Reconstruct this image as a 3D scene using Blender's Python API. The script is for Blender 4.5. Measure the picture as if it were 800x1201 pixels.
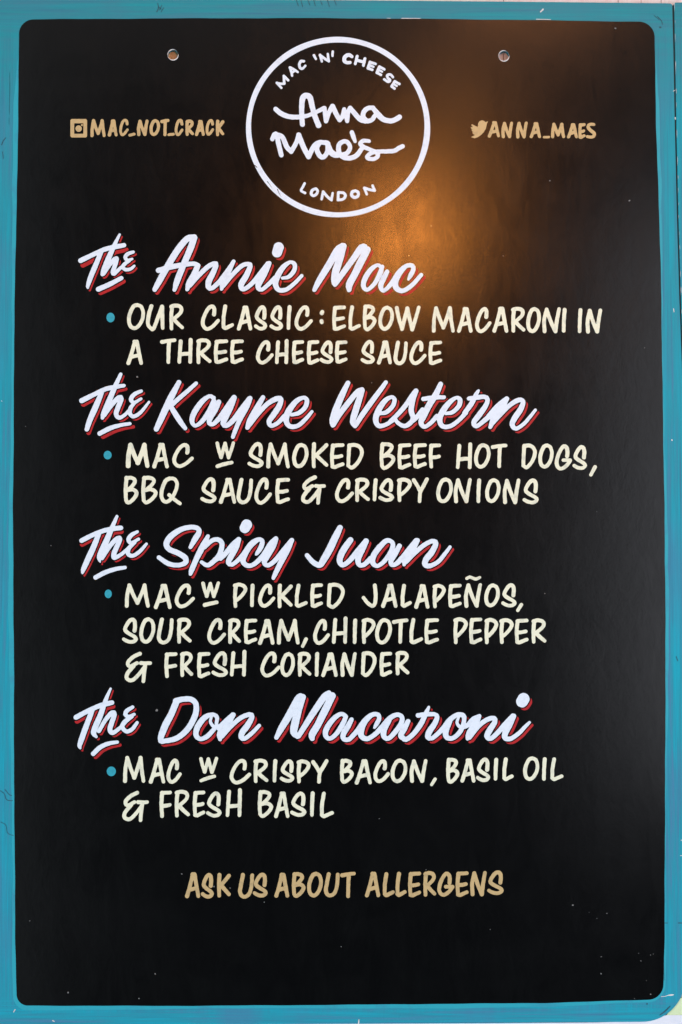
import bpy, math, random
import numpy as np
from mathutils import Vector

# ------------------------------------------------------------------ camera, light, exposure
for o in list(bpy.data.objects):
    bpy.data.objects.remove(o)
scene = bpy.context.scene
COL = scene.collection
rnd = random.Random(7)

S = 0.0008            # metres of board per photograph unit at the centre of the view
D = 1.6               # camera distance
TH = math.radians(2.1)  # the camera looks very slightly up at the board
CT, ST = math.cos(TH), math.sin(TH)
cam_d = bpy.data.cameras.new("camera")
cam = bpy.data.objects.new("camera", cam_d)
COL.objects.link(cam)
cam.location = (0, -D * CT, -D * ST)
cam.rotation_euler = (math.pi / 2 + TH, 0, 0)
cam_d.sensor_fit = 'VERTICAL'
cam_d.angle = 2 * math.atan(600.5 * S / D)
cam_d.clip_start = 0.01
cam_d.clip_end = 50
scene.camera = cam

world = bpy.data.worlds.new("World")
scene.world = world
world.use_nodes = True
bg = world.node_tree.nodes["Background"]
bg.inputs[0].default_value = (0.55, 0.62, 0.75, 1)
bg.inputs[1].default_value = 0.05

def area(name, loc, target, size, size_y, power, color, shape='RECTANGLE'):
    l = bpy.data.lights.new(name, 'AREA')
    l.shape = shape; l.size = size; l.size_y = size_y
    l.energy = power; l.color = color
    o = bpy.data.objects.new(name, l)
    COL.objects.link(o)
    o.location = loc
    o.rotation_euler = (Vector(target) - Vector(loc)).to_track_quat('-Z', 'Y').to_euler()
    return o

# soft daylight from above and from both sides of the stall front
area("daylight_above", (-0.3, -1.7, 2.6), (0, 0, -0.2), 2.4, 1.0, 26, (0.86, 0.94, 1.0))
area("daylight_left", (-2.6, -1.6, -0.35), (0, 0, -0.1), 1.2, 2.2, 50, (0.84, 0.93, 1.0))
area("daylight_right", (2.5, -1.9, -0.1), (0, 0, -0.15), 1.0, 2.0, 62, (0.82, 0.92, 1.0))
area("daylight_below", (0.1, -1.6, -2.3), (0, 0, -0.3), 1.8, 0.8, 22, (0.70, 0.9, 1.0))
# unseen pale panels added behind the camera to lift reflections in the gloss paint
area("mirror_fill_right", (0.80, -1.9, 0.10), (0.33, 0, 0.0), 0.42, 1.2, 2.7, (0.90, 0.92, 1.0))
area("mirror_fill_left", (-0.98, -1.9, 0.0), (-0.33, 0, -0.05), 0.55, 2.2, 2.0, (0.85, 0.95, 1.0))
area("mirror_fill_top", (-0.1, -1.9, 1.35), (0, 0, 0.4), 1.9, 0.7, 1.1, (1.0, 0.95, 0.92))
# warm lamps mirrored in the gloss paint, with one added between to stretch the glow
area("warm_lamp", (0.098, -1.0, 0.462), (0.06, 0, 0.265), 0.07, 0.15, 2.0, (1.0, 0.33, 0.055), 'ELLIPSE')
area("glow_fill_middle", (0.175, -1.0, 0.64), (0.1, 0, 0.35), 0.09, 0.18, 0.2, (1.0, 0.36, 0.09), 'ELLIPSE')
area("warm_lamp_high", (0.30, -1.0, 0.865), (0.18, 0, 0.47), 0.26, 0.07, 0.62, (1.0, 0.36, 0.11), 'ELLIPSE')

scene.view_settings.view_transform = 'Standard'
scene.view_settings.look = 'None'
scene.view_settings.exposure = 0.0
scene.view_settings.gamma = 1.0
scene.view_settings.use_curve_mapping = False

# ------------------------------------------------------------------ helpers
def to_plane(px, py, Y=0.0):
    """point of the upright plane y = Y that lies under a measured point of the rectified board drawing"""
    u = (px - 400.0) * S; v = (600.5 - py) * S
    t = (D * CT + Y) / (D * CT - v * ST)
    return t * u, -D * ST + t * (D * ST + v * CT)

def lin(r, g, b):
    f = lambda c: (c / 255 / 12.92) if c / 255 <= 0.04045 else ((c / 255 + 0.055) / 1.055) ** 2.4
    return (f(r), f(g), f(b), 1)

def empty(name, parent=None, loc=(0, 0, 0)):
    o = bpy.data.objects.new(name, None); COL.objects.link(o)
    o.location = loc; o.parent = parent
    o.empty_display_size = 0.01
    return o

def catmull(pts, step):
    P = np.array(pts, float)
    if len(P) < 3:
        return P
    out = []
    ext = np.vstack([2 * P[0] - P[1], P, 2 * P[-1] - P[-2]])
    for i in range(1, len(ext) - 2):
        p0, p1, p2, p3 = ext[i - 1:i + 3]
        n = max(2, int(np.hypot(*(p2 - p1)[:2]) / step))
        t = np.linspace(0, 1, n, endpoint=False)[:, None]
        out.append(0.5 * ((2 * p1) + (-p0 + p2) * t + (2 * p0 - 5 * p1 + 4 * p2 - p3) * t ** 2 + (-p0 + 3 * p1 - 3 * p2 + p3) * t ** 3))
    out.append(P[-1:])
    return np.vstack(out)

def segs(strokes, step=2.0):
    A = []
    for s in strokes:
        c = catmull(s, step)
        if len(c) == 1:
            c = np.vstack([c, c + [1e-3, 0, 0]])
        A.append(np.hstack([c[:-1], c[1:]]))
    return np.vstack(A)

def sdf_strokes(sg, X, Y):
    d = np.full(X.shape, 1e9)
    for x0, y0, r0, x1, y1, r1 in sg:
        bx0, bx1 = min(x0, x1) - r0 - 9, max(x0, x1) + r0 + 9
        dx, dy = x1 - x0, y1 - y0
        L = dx * dx + dy * dy + 1e-9
        t = np.clip(((X - x0) * dx + (Y - y0) * dy) / L, 0, 1)
        e = np.hypot(X - x0 - t * dx, Y - y0 - t * dy) - (r0 + (r1 - r0) * t)
        np.minimum(d, e, out=d)
    return d

def sdf_poly(P, X, Y):
    P = np.array(P, float); n = len(P)
    d = np.full(X.shape, 1e9); ins = np.zeros(X.shape, bool)
    for i in range(n):
        x0, y0 = P[i]; x1, y1 = P[(i + 1) % n]
        dx, dy = x1 - x0, y1 - y0
        t = np.clip(((X - x0) * dx + (Y - y0) * dy) / (dx * dx + dy * dy + 1e-9), 0, 1)
        np.minimum(d, np.hypot(X - x0 - t * dx, Y - y0 - t * dy), out=d)
        c = ((y0 > Y) != (y1 > Y))
        with np.errstate(divide='ignore', invalid='ignore'):
            xi = x0 + (Y - y0) * dx / (dy if abs(dy) > 1e-9 else 1e-9)
        ins ^= c & (X < xi)
    return np.where(ins, -d, d)

def paint_mesh(name, field, box, h, yf, yb, mat, parent, back=False):
    """outline of field(x, y) < 0 as a solid sheet: front face at y = yf, edges running back to y = yb"""
    x0, y0, x1, y1 = box
    xs = np.arange(x0, x1 + h, h); ys = np.arange(y0, y1 + h, h)
    X, Y = np.meshgrid(xs, ys)
    F = field(X, Y)
    F = np.where(np.abs(F) < 1e-6, 1e-6, F)
    I = F < 0
    verts = []; idx = {}
    def gv(i, j):
        k = (0, i, j)
        if k not in idx:
            idx[k] = len(verts); verts.append((xs[j], ys[i]))
        return idx[k]
    def ev(i, j, i2, j2):
        k = (1, i, j, i2, j2)
        if k not in idx:
            t = F[i, j] / (F[i, j] - F[i2, j2])
            idx[k] = len(verts); verts.append((xs[j] + (xs[j2] - xs[j]) * t, ys[i] + (ys[i2] - ys[i]) * t))
        return idx[k]
    faces = []; rims = []
    C = I[:-1, :-1].astype(int) + I[:-1, 1:] + I[1:, 1:] + I[1:, :-1]
    full = C == 4
    for i in range(full.shape[0]):
        row = full[i]
        if not row.any(): continue
        dlt = np.diff(np.concatenate([[0], row.astype(int), [0]]))
        for a, b in zip(np.where(dlt == 1)[0], np.where(dlt == -1)[0]):
            faces.append((gv(i, a), gv(i + 1, a), gv(i + 1, b), gv(i, b)))
    for i, j in zip(*np.where((C > 0) & (C < 4))):
        cs = [(i, j), (i + 1, j), (i + 1, j + 1), (i, j + 1)]
        poly = []; 
        for k in range(4):
            a, b = cs[k], cs[(k + 1) % 4]
            if I[a]: poly.append(gv(*a))
            if I[a] != I[b]:
                lo, hi = (a, b) if a < b else (b, a)
                v = ev(*lo, *hi)
                poly.append(v)
        if len(poly) >= 3: faces.append(tuple(poly))
        cr = []
        for k in range(4):
            a, b = cs[k], cs[(k + 1) % 4]
            if I[a] != I[b]:
                lo, hi = (a, b) if a < b else (b, a)
                cr.append((ev(*lo, *hi), I[a]))
        # leaving crossings pair with the next entering one
        for k in range(len(cr)):
            if cr[k][1]:
                rims.append((cr[k][0], cr[(k + 1) % len(cr)][0]))
    if not verts: return None
    V = np.array(verts)
    pts = []
    for px, py in V:
        a, c = to_plane(px, py); pts.append((a, yf, c))
    n = len(pts)
    rim_id = {}
    for a, b in rims:
        for q in (a, b):
            if q not in rim_id:
                rim_id[q] = len(pts); pts.append((pts[q][0], yb, pts[q][2]))
        faces.append((b, a, rim_id[a], rim_id[b]))
    if back:
        off = len(pts); base = [(p[0], yb, p[2]) for p in pts[:n]]
        pts += base
        faces += [tuple(off + q for q in reversed(f)) for f in faces if all(q < n for q in f)]
    me = bpy.data.meshes.new(name)
    me.from_pydata(pts, [], faces)
    me.materials.append(mat)
    o = bpy.data.objects.new(name, me); COL.objects.link(o); o.parent = parent
    return o

# ------------------------------------------------------------------ materials
def new_mat(name):
    m = bpy.data.materials.new(name); m.use_nodes = True
    nt = m.node_tree; b = nt.nodes["Principled BSDF"]
    return m, nt, b
def node(nt, kind, **kw):
    n = nt.nodes.new(kind)
    for k, v in kw.items(): setattr(n, k, v)
    return n
def coords(nt, scale, rot=(0, 0, 0)):
    g = node(nt, 'ShaderNodeNewGeometry')
    mp = node(nt, 'ShaderNodeMapping'); mp.inputs['Scale'].default_value = scale; mp.inputs['Rotation'].default_value = rot
    nt.links.new(g.outputs['Position'], mp.inputs['Vector'])
    return mp.outputs['Vector']
def noise(nt, vec, scale=1, detail=4, rough=0.6, dist=0.0):
    n = node(nt, 'ShaderNodeTexNoise'); n.inputs['Scale'].default_value = scale
    n.inputs['Detail'].default_value = detail; n.inputs['Roughness'].default_value = rough
    n.inputs['Distortion'].default_value = dist
    nt.links.new(vec, n.inputs['Vector']); return n.outputs['Fac']
def ramp(nt, fac, stops):
    r = node(nt, 'ShaderNodeValToRGB'); e = r.color_ramp.elements
    while len(e) < len(stops): e.new(0.5)
    for k, (p, c) in enumerate(stops):
        e[k].position = p; e[k].color = c
    nt.links.new(fac, r.inputs['Fac']); return r.outputs['Color']
def mix(nt, fac, a, b):
    m = node(nt, 'ShaderNodeMix', data_type='RGBA')
    if hasattr(fac, 'is_linked') or not isinstance(fac, (int, float)): nt.links.new(fac, m.inputs[0])
    else: m.inputs[0].default_value = fac
    for v, k in ((a, 6), (b, 7)):
        if isinstance(v, tuple): m.inputs[k].default_value = v
        else: nt.links.new(v, m.inputs[k])
    return m.outputs[2]
def bump(nt, b, h, strength, dist):
    n = node(nt, 'ShaderNodeBump'); n.inputs['Strength'].default_value = strength; n.inputs['Distance'].default_value = dist
    nt.links.new(h, n.inputs['Height']); nt.links.new(n.outputs['Normal'], b.inputs['Normal'])
def grey(v): return (v, v, v, 1)

def enamel(name, c_main, c_thin, rough=0.42, streak=(160, 160, 160)):
    m, nt, b = new_mat(name)
    f = noise(nt, coords(nt, streak), 1, 5, 0.65, 0.4)
    col = ramp(nt, f, [(0.33, c_thin), (0.50, c_main), (1.0, c_main)])
    nt.links.new(col, b.inputs['Base Color'])
    b.inputs['Roughness'].default_value = rough
    bump(nt, b, noise(nt, coords(nt, (900, 900, 260)), 1, 3, 0.6), 0.25, 0.0003)
    return m
M_WHITE = enamel("white_enamel", (0.79, 0.86, 0.97, 1), (0.70, 0.76, 0.88, 1))
M_CREAM = enamel("cream_enamel", (0.87, 0.85, 0.66, 1), (0.66, 0.66, 0.54, 1), streak=(150, 150, 90))
M_TAN = enamel("tan_enamel", (0.60, 0.42, 0.20, 1), (0.48, 0.34, 0.17, 1))
M_RED = enamel("red_enamel", (0.47, 0.012, 0.016, 1), (0.33, 0.01, 0.014, 1))
M_BULLET = enamel("cyan_enamel", (0.03, 0.36, 0.47, 1), (0.02, 0.28, 0.38, 1))
M_CUT = enamel("cyan_edge_enamel", (0.022, 0.37, 0.47, 1), (0.03, 0.30, 0.42, 1), streak=(40, 40, 40))
M_CHIP = enamel("bare_pale_undercoat", (0.75, 0.72, 0.72, 1), (0.55, 0.5, 0.5, 1), 0.7)
M_SCRATCH = enamel("dark_scratch", (0.02, 0.09, 0.13, 1), (0.015, 0.06, 0.09, 1), 0.6)
M_GREY = enamel("grey_speck", (0.20, 0.19, 0.185, 1), (0.12, 0.12, 0.12, 1), 0.7)

# black gloss field
M_BLACK, nt, b = new_mat("black_gloss_paint")
f1 = noise(nt, coords(nt, (9, 9, 14)), 1, 6, 0.65, 0.6)
nt.links.new(ramp(nt, f1, [(0.25, (0.0008, 0.0009, 0.0011, 1)), (0.8, (0.0016, 0.0016, 0.0018, 1))]), b.inputs['Base Color'])
f2 = noise(nt, coords(nt, (34, 34, 11), (0, 0.75, 0)), 1, 8, 0.74, 1.2)
f2b = noise(nt, coords(nt, (7, 7, 12), (0, -0.5, 0)), 1, 5, 0.6, 1.5)
ra = ramp(nt, f2, [(0.36, grey(0.185)), (0.68, grey(0.245))])
rb = ramp(nt, f2b, [(0.38, grey(0.0)), (0.66, grey(1.0))])
wipe = mix(nt, rb, ra, grey(0.26))
wm = mix(nt, 0.45, ra, wipe)
nt.links.new(wm, b.inputs['Roughness'])
f3 = noise(nt, coords(nt, (95, 95, 48), (0, 0.8, 0)), 1, 7, 0.7, 0.6)
f4 = noise(nt, coords(nt, (13, 13, 9), (0, 0.6, 0)), 1, 3, 0.55, 0.4)
hh = node(nt, 'ShaderNodeMath', operation='MULTIPLY_ADD'); hh.inputs[1].default_value = 3.0
nt.links.new(f4, hh.inputs[0]); nt.links.new(f3, hh.inputs[2])
bump(nt, b, hh.outputs[0], 0.12, 0.0006)

# brushed teal board
M_TEAL, nt, b = new_mat("brushed_teal_paint")
TE_A, TE_B, TE_C = lin(34, 146, 168), lin(70, 128, 164), lin(14, 162, 186)
def teal_layer(scale):
    f = noise(nt, coords(nt, scale), 1, 6, 0.7, 0.15)
    return ramp(nt, f, [(0.36, TE_B), (0.48, TE_A), (0.62, TE_C)])
vert = teal_layer((190, 60, 5)); hori = teal_layer((5, 60, 190))
g = node(nt, 'ShaderNodeNewGeometry'); sp = node(nt, 'ShaderNodeSeparateXYZ'); nt.links.new(g.outputs['Position'], sp.inputs[0])
ab = node(nt, 'ShaderNodeMath', operation='ABSOLUTE'); nt.links.new(sp.outputs['Z'], ab.inputs[0])
mr = node(nt, 'ShaderNodeMapRange'); mr.inputs['From Min'].default_value = 0.445; mr.inputs['From Max'].default_value = 0.468
nt.links.new(ab.outputs[0], mr.inputs['Value'])
col = mix(nt, mr.outputs[0], vert, hori)
patch = noise(nt, coords(nt, (16, 16, 7)), 1, 3, 0.5)
pf = node(nt, 'ShaderNodeMapRange'); pf.inputs['From Min'].default_value = 0.50; pf.inputs['From Max'].default_value = 0.66
nt.links.new(patch, pf.inputs['Value'])
ms = node(nt, 'ShaderNodeMath', operation='MULTIPLY'); ms.inputs[1].default_value = 0.6
nt.links.new(pf.outputs[0], ms.inputs[0])
col = mix(nt, ms.outputs[0], col, lin(66, 126, 162))
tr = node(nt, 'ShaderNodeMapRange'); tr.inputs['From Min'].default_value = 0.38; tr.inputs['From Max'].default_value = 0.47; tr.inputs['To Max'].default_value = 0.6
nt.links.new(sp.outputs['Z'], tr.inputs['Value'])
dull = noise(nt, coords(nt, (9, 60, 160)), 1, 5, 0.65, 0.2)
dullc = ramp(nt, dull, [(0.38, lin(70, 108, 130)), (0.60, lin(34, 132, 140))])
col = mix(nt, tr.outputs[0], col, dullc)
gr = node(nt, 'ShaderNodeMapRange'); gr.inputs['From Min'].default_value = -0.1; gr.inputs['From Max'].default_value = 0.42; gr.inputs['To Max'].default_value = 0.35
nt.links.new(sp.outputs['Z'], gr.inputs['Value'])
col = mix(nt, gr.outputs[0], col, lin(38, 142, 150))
fa = noise(nt, coords(nt, (620, 90, 9)), 1, 4, 0.6, 0.1); fb = noise(nt, coords(nt, (9, 90, 620)), 1, 4, 0.6, 0.1)
fm = node(nt, 'ShaderNodeMix'); nt.links.new(mr.outputs[0], fm.inputs[0]); nt.links.new(fa, fm.inputs[2]); nt.links.new(fb, fm.inputs[3])
fr = node(nt, 'ShaderNodeMapRange'); fr.inputs['From Min'].default_value = 0.52; fr.inputs['From Max'].default_value = 0.72; fr.inputs['To Max'].default_value = 0.55
nt.links.new(fm.outputs[0], fr.inputs['Value'])
col = mix(nt, fr.outputs[0], col, lin(52, 104, 140))
nt.links.new(col, b.inputs['Base Color'])
b.inputs['Roughness'].default_value = 0.5
b.inputs['Specular IOR Level'].default_value = 0.3
bump(nt, b, noise(nt, coords(nt, (500, 200, 20)), 1, 4, 0.6), 0.3, 0.0004)

def plain(name, a, c2, scale, rough=0.7, bmp=0.3):
    m, nt, b = new_mat(name)
    f = noise(nt, coords(nt, scale), 1, 6, 0.65, 0.3)
    nt.links.new(ramp(nt, f, [(0.3, a), (0.7, c2)]), b.inputs['Base Color'])
    b.inputs['Roughness'].default_value = rough
    bump(nt, b, f, bmp, 0.001)
    return m
M_WOOD = plain("raw_orange_wood", (0.90, 0.52, 0.28, 1), (0.95, 0.68, 0.38, 1), (300, 300, 60))
M_PINK = plain("pale_pink_plank", (0.82, 0.62, 0.60, 1), (0.88, 0.78, 0.76, 1), (250, 250, 40))
M_RECESS = plain("dark_recess", (0.02, 0.05, 0.06, 1), (0.04, 0.07, 0.08, 1), (200, 200, 200))  # dark colour stands in for shade in the gap and bores; also the backing
M_GREEN = plain("pale_green_paint", (0.62, 0.72, 0.40, 1), (0.72, 0.80, 0.52, 1), (60, 60, 60))
M_LEDGE = plain("pale_ledge", (0.72, 0.72, 0.82, 1), (0.85, 0.83, 0.9, 1), (50, 50, 90))

# ------------------------------------------------------------------ the board
board = empty("menu_board", None, (0, 0, 0))
board["label"] = "black menu board with rounded teal border, hand painted with white and cream lettering"
board["category"] = "menu board"

HOLES = [(203.0, 64.3, 6.3), (591.0, 65.6, 6.3)]
def lerp(v, pts):
    p = np.array(pts, float); return np.interp(v, p[:, 0], p[:, 1])
def rounded(X, Y, L, R, T, B, rad):
    """L, R: tables over y; T, B: tables over x; rad: corner radii tl, tr, bl, br"""
    l, r, t, b_ = lerp(Y, L), lerp(Y, R), lerp(X, T), lerp(X, B)
    mx, my = (l + r) / 2, (t + b_) / 2
    dx = np.maximum(l - X, X - r); dy = np.maximum(t - Y, Y - b_)
    q = np.where(Y < my, np.where(X < mx, rad[0], rad[1]), np.where(X < mx, rad[2], rad[3]))
    a, c = np.maximum(dx + q, 0), np.maximum(dy + q, 0)
    return np.hypot(a, c) + np.minimum(np.maximum(dx + q, dy + q), 0) - q
def holes(X, Y, d, grow=0.0):
    for hx, hy, hr in HOLES:
        d = np.maximum(d, hr + grow - np.hypot(X - hx, Y - hy))
    return d
def body_f(X, Y):
    d = rounded(X, Y, [(0, -2), (300, -3), (1201, -4)],
                [(0, 788.3), (60, 789.8), (150, 791.5), (250, 793.8), (350, 796.8), (450, 800.5), (600, 803), (1201, 803.5)],
                [(-5, -0.8), (300, -0.5), (400, 0.2), (600, 2.0), (800, 4.0)],
                [(-5, 1203), (300, 1201.5), (500, 1200), (700, 1198.8), (800, 1198.0)], (5, 2.5, 1, 50))
    return holes(X, Y, d)
def wob(t, a, f, p): return a * (np.sin(t * f + p) + 0.6 * np.sin(t * f * 2.7 + 2 * p))
FL = [(20, 22.6), (100, 21.8), (200, 20.6), (300, 18.2), (400, 16.6), (500, 16.2), (600, 15.2), (700, 15.8), (800, 16.6), (900, 16.4), (1000, 17.4), (1100, 18.0), (1180, 19.6)]
FR = [(20, 767.5), (100, 768.6), (150, 769.6), (200, 771.2), (300, 774.6), (400, 776.2), (500, 777.6), (600, 779.2), (700, 780.2), (800, 780.4), (900, 780.0), (1000, 779.6), (1100, 779.2), (1180, 777.6)]
FT = [(15, 22.8), (60, 22.6), (200, 21.6), (360, 21.2), (500, 22.2), (640, 23.8), (700, 24.8), (780, 26)]
FB = [(15, 1179.4), (200, 1179.8), (340, 1179.0), (500, 1177.6), (640, 1176.4), (700, 1174.6), (780, 1172.0)]
def field_f(X, Y):
    d = rounded(X, Y, FL, FR, FT, FB, (17, 18, 13, 17))
    d = d + wob(X, 0.16, 0.045, 1.1) + wob(Y, 0.16, 0.05, 0.3)
    return d
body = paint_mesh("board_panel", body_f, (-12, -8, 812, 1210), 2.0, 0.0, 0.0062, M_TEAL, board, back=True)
# finer hole edges come from the black field's own cut-outs
field = paint_mesh("black_field", lambda X, Y: holes(X, Y, field_f(X, Y), -0.1), (8, 14, 790, 1188), 1.0, -0.0003, 0.0, M_BLACK, board)
field["label"] = "glossy black painted field with rounded corners"
def cut_f(X, Y):
    d = field_f(X, Y)
    w = 3.6 + 1.6 * np.sin(Y * 0.011) + 1.0 * np.sin(X * 0.013 + 1) + 0.35 * np.sin(Y * 0.09 + X * 0.05)
    w = w * np.clip((Y - 60) / 60, 0, 1) - 0.8 * (Y < 62)
    return np.maximum(d - w, -d + 0.0 - 1.0)
paint_mesh("edge_line", cut_f, (6, 12, 792, 1190), 1.0, -0.00014, 0.0, M_CUT, board)
for hx, hy, hr in HOLES:
    def rim_f(X, Y, hx=hx, hy=hy, hr=hr):
        a = np.arctan2(Y - hy, X - hx)
        r = np.hypot(X - hx, Y - hy)
        w = 0.6 + 0.35 * np.sin(a * 2 - 0.6) + 0.25 * np.sin(a)
        return np.maximum(r - hr - w * 0.45, hr - w * 0.55 - r)
    paint_mesh("hole_rim", rim_f, (hx - 10, hy - 10, hx + 10, hy + 10), 0.4, -0.0004, 0.001, M_CHIP, board)

for hx, hy, hr in HOLES:      # drilled bore through the board, its inner shade put into the dark colour
    n = 40
    ring = [to_plane(hx + (hr - 0.05) * math.cos(2 * math.pi * k / n), hy + (hr - 0.05) * math.sin(2 * math.pi * k / n)) for k in range(n)]
    me = bpy.data.meshes.new("hole_bore")
    me.from_pydata([(x, -0.0001, z) for x, z in ring] + [(x, 0.0062, z) for x, z in ring], [], [(k, (k + 1) % n, n + (k + 1) % n, n + k) for k in range(n)])
    me.materials.append(M_RECESS)
    o = bpy.data.objects.new("hole_bore", me); COL.objects.link(o); o.parent = board

# ------------------------------------------------------------------ casual capitals
W = 1.0
G = {
 'A': [[(0, 1), (.22, .62), (.50, .03)], [(.48, .02), (.66, .02)], [(.66, .02), (.82, .5), (1, 1)], [(.20, .72), (.5, .68), (.82, .64)]],
 'B': [[(.10, .0), (.02, .5), (.06, .92)], [(.08, .02), (.45, 0), (.80, .06), (.84, .18), (.6, .34), (.22, .50)], [(.2, .50), (.62, .47), (.95, .56), (.98, .68), (.72, .86), (.35, 1), (.16, .99), (.06, .9)]],
 'C': [[(.73, .36), (.76, .20), (.72, .05), (.57, 0), (.36, .10), (.13, .38), (0, .70), (.10, .92), (.32, 1), (.66, .88), (1, .63)]],
 'c': [[(.96, .26), (.86, .04), (.6, 0), (.3, .12), (.06, .45), (0, .78), (.18, 1), (.5, .96), (1, .66)]],
 'D': [[(.08, .02), (.03, .5), (0, .92)], [(.08, .03), (.42, 0), (.78, .07), (.98, .26), (.94, .48), (.70, .77), (.36, .98), (.20, 1), (.04, .93)]],
 'E': [[(.12, .03), (.02, .5), (.07, .96)], [(.10, .04), (.5, .02), (1, .01)], [(.06, .55), (.5, .54), (.90, .50)], [(.08, .98), (.3, 1), (.65, .93), (1, .87)]],
 'F': [[(.14, .03), (.07, .5), (.14, 1)], [(.12, .04), (.5, .03), (1, .02)], [(.1, .58), (.5, .57), (.96, .53)]],
 'G': [[(.78, .44), (.80, .2), (.72, .05), (.52, 0), (.28, .18), (.06, .5), (0, .78), (.14, .96), (.38, 1), (.66, .90), (.90, .74), (1, .64)], [(1, .63), (.72, .62), (.50, .62)]],
 'H': [[(.14, .06), (.08, .5), (.02, .98)], [(.96, .0), (.94, .5), (.92, .98)], [(.08, .64), (.5, .62), (.94, .60)]],
 'I': [[(.9, 0), (.5, .5), (.35, 1)]],
 'J': [[(.93, 0), (1, .5), (.93, .88), (.72, 1), (.35, .86), (0, .60)]],
 'K': [[(.10, 0), (.06, .5), (.08, 1)], [(1, .04), (.55, .32), (.12, .56)], [(.22, .48), (.6, .70), (1, .93)]],
 'L': [[(.22, 0), (.04, .5), (.03, .90)], [(.03, .94), (.22, 1), (.6, .93), (1, .85)]],
 'M': [[(0, 1), (.02, .5), (.12, .01)], [(.12, .01), (.30, .45), (.50, .86)], [(.50, .86), (.68, .45), (.84, .01)], [(.84, .01), (.90, .5), (1, 1)]],
 'N': [[(.05, 1), (.02, .5), (.18, .02)], [(.18, .02), (.42, .5), (.74, 1)], [(.76, 1), (.86, .5), (1, 0)]],
 'O': [[(.60, 0), (.34, .05), (.10, .32), (0, .62), (.10, .90), (.38, 1), (.68, .90), (.94, .62), (1, .32), (.86, .07), (.60, 0)]],
 'P': [[(.13, .04), (.05, .5), (.09, 1)], [(.04, .05), (.4, 0), (.82, .06), (1, .20), (.86, .38), (.55, .57), (.22, .72)]],
 'Q': [[(.44, 0), (.22, .10), (.04, .42), (0, .70), (.12, .90), (.34, .92), (.60, .74), (.80, .42), (.84, .20), (.70, .02), (.44, 0)], [(.42, .66), (.7, .84), (1, 1)]],
 'R': [[(.12, .03), (.05, .5), (.07, 1)], [(.05, .05), (.4, 0), (.80, .04), (.94, .17), (.80, .34), (.22, .60)], [(.24, .58), (.6, .77), (1, .95)]],
 'S': [[(.88, .50), (.92, .25), (.86, .06), (.66, 0), (.42, .09), (.14, .35), (.13, .49), (.40, .62), (.85, .76), (1, .87), (.82, .98), (.50, 1), (.22, .95), (0, .88)]],
 'T': [[(0, .09), (.5, .04), (1, .01)], [(.56, .05), (.52, .5), (.50, 1)]],
 'U': [[(.24, 0), (.08, .45), (0, .78), (.16, .97), (.45, 1), (.76, .86), (.94, .5), (1, .02)]],
 'V': [[(.22, 0), (.05, .40), (0, .80), (.20, .99), (.36, 1), (.62, .55), (.90, .02)], [(.92, .02), (.93, .5), (.95, .97)]],
 'W': [[(0, .02), (.10, .5), (.24, .98)], [(.24, .98), (.36, .5), (.48, .04)], [(.48, .04), (.58, .5), (.70, 1)], [(.70, 1), (.86, .5), (1, .0)]],
 'Y': [[(0, .04), (.28, .30), (.50, .58)], [(1, 0), (.74, .30), (.50, .58), (.44, 1)]],
 '&': [[(.56, .0), (.28, .12), (.06, .32), (.14, .46), (.44, .34)], [(.30, .44), (.04, .72), (.02, .90), (.24, .96), (.52, .74), (.78, .44)], [(.60, .34), (.8, .35), (.98, .34)], [(.78, .38), (.73, .7), (.70, 1)]],
}
def place_glyph(ch, box, r):
    x0, y0, x1, y1 = box
    x0 += r; y0 += r; x1 -= r; y1 -= r
    out = []
    for st in G[ch]:
        n = len(st); q = []
        for k, (a, c) in enumerate(st):
            t = k / max(1, n - 1)
            rr = r * (1.04 - 0.10 * t)
            rr *= 1 + rnd.uniform(-.04, .04)
            q.append((x0 + a * (x1 - x0), y0 + c * (y1 - y0), rr))
        out.append(q)
    return out
def bounds(sg, m=2.0):
    r = max(sg[:, 2].max(), sg[:, 5].max()) + m
    return (min(sg[:, 0].min(), sg[:, 3].min()) - r, min(sg[:, 1].min(), sg[:, 4].min()) - r,
            max(sg[:, 0].max(), sg[:, 3].max()) + r, max(sg[:, 1].max(), sg[:, 4].max()) + r)
def smooth_union_field(sg, k=0.0):
    ph = rnd.uniform(0, 6)
    def f(X, Y):
        d = sdf_strokes(sg, X, Y)
        return d + 0.10 * np.sin(X * 0.9 + ph) * np.sin(Y * 0.8 + 2 * ph)
    return f
LH = -0.0003
def letter(name, strokes, mat, parent, lift=0.00035, h=0.5, step=1.5):
    sg = segs(strokes, step)
    return paint_mesh(name, smooth_union_field(sg), bounds(sg), h, LH - lift, LH + 0.0001, mat, parent)

def scaled(win, pts, thin=0.0):
    return [[(win[0] + p[0] / 8, win[1] + p[1] / 8, p[2] / 8 - thin) for p in st] for st in pts]

# each line: label, paint, brush radius, [(window origin, [(char, x0, y0, x1, y1) in eighths])], extra strokes
def line(label, mat, r, groups, extras=()):
    e = empty("text_line", board); e["label"] = label
    for win, items in groups:
        for it in items:
            ch, a, b_, c, d = it[:5]
            rr = it[5] / 8 if len(it) > 5 else r
            bx = (win[0] + a / 8, win[1] + b_ / 8, win[0] + c / 8, win[1] + d / 8)
            letter("letter", place_glyph(ch, bx, rr), mat, e)
    for nm, win, pts in extras:
        letter(nm, scaled(win, pts), mat, e)
    return e

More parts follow.
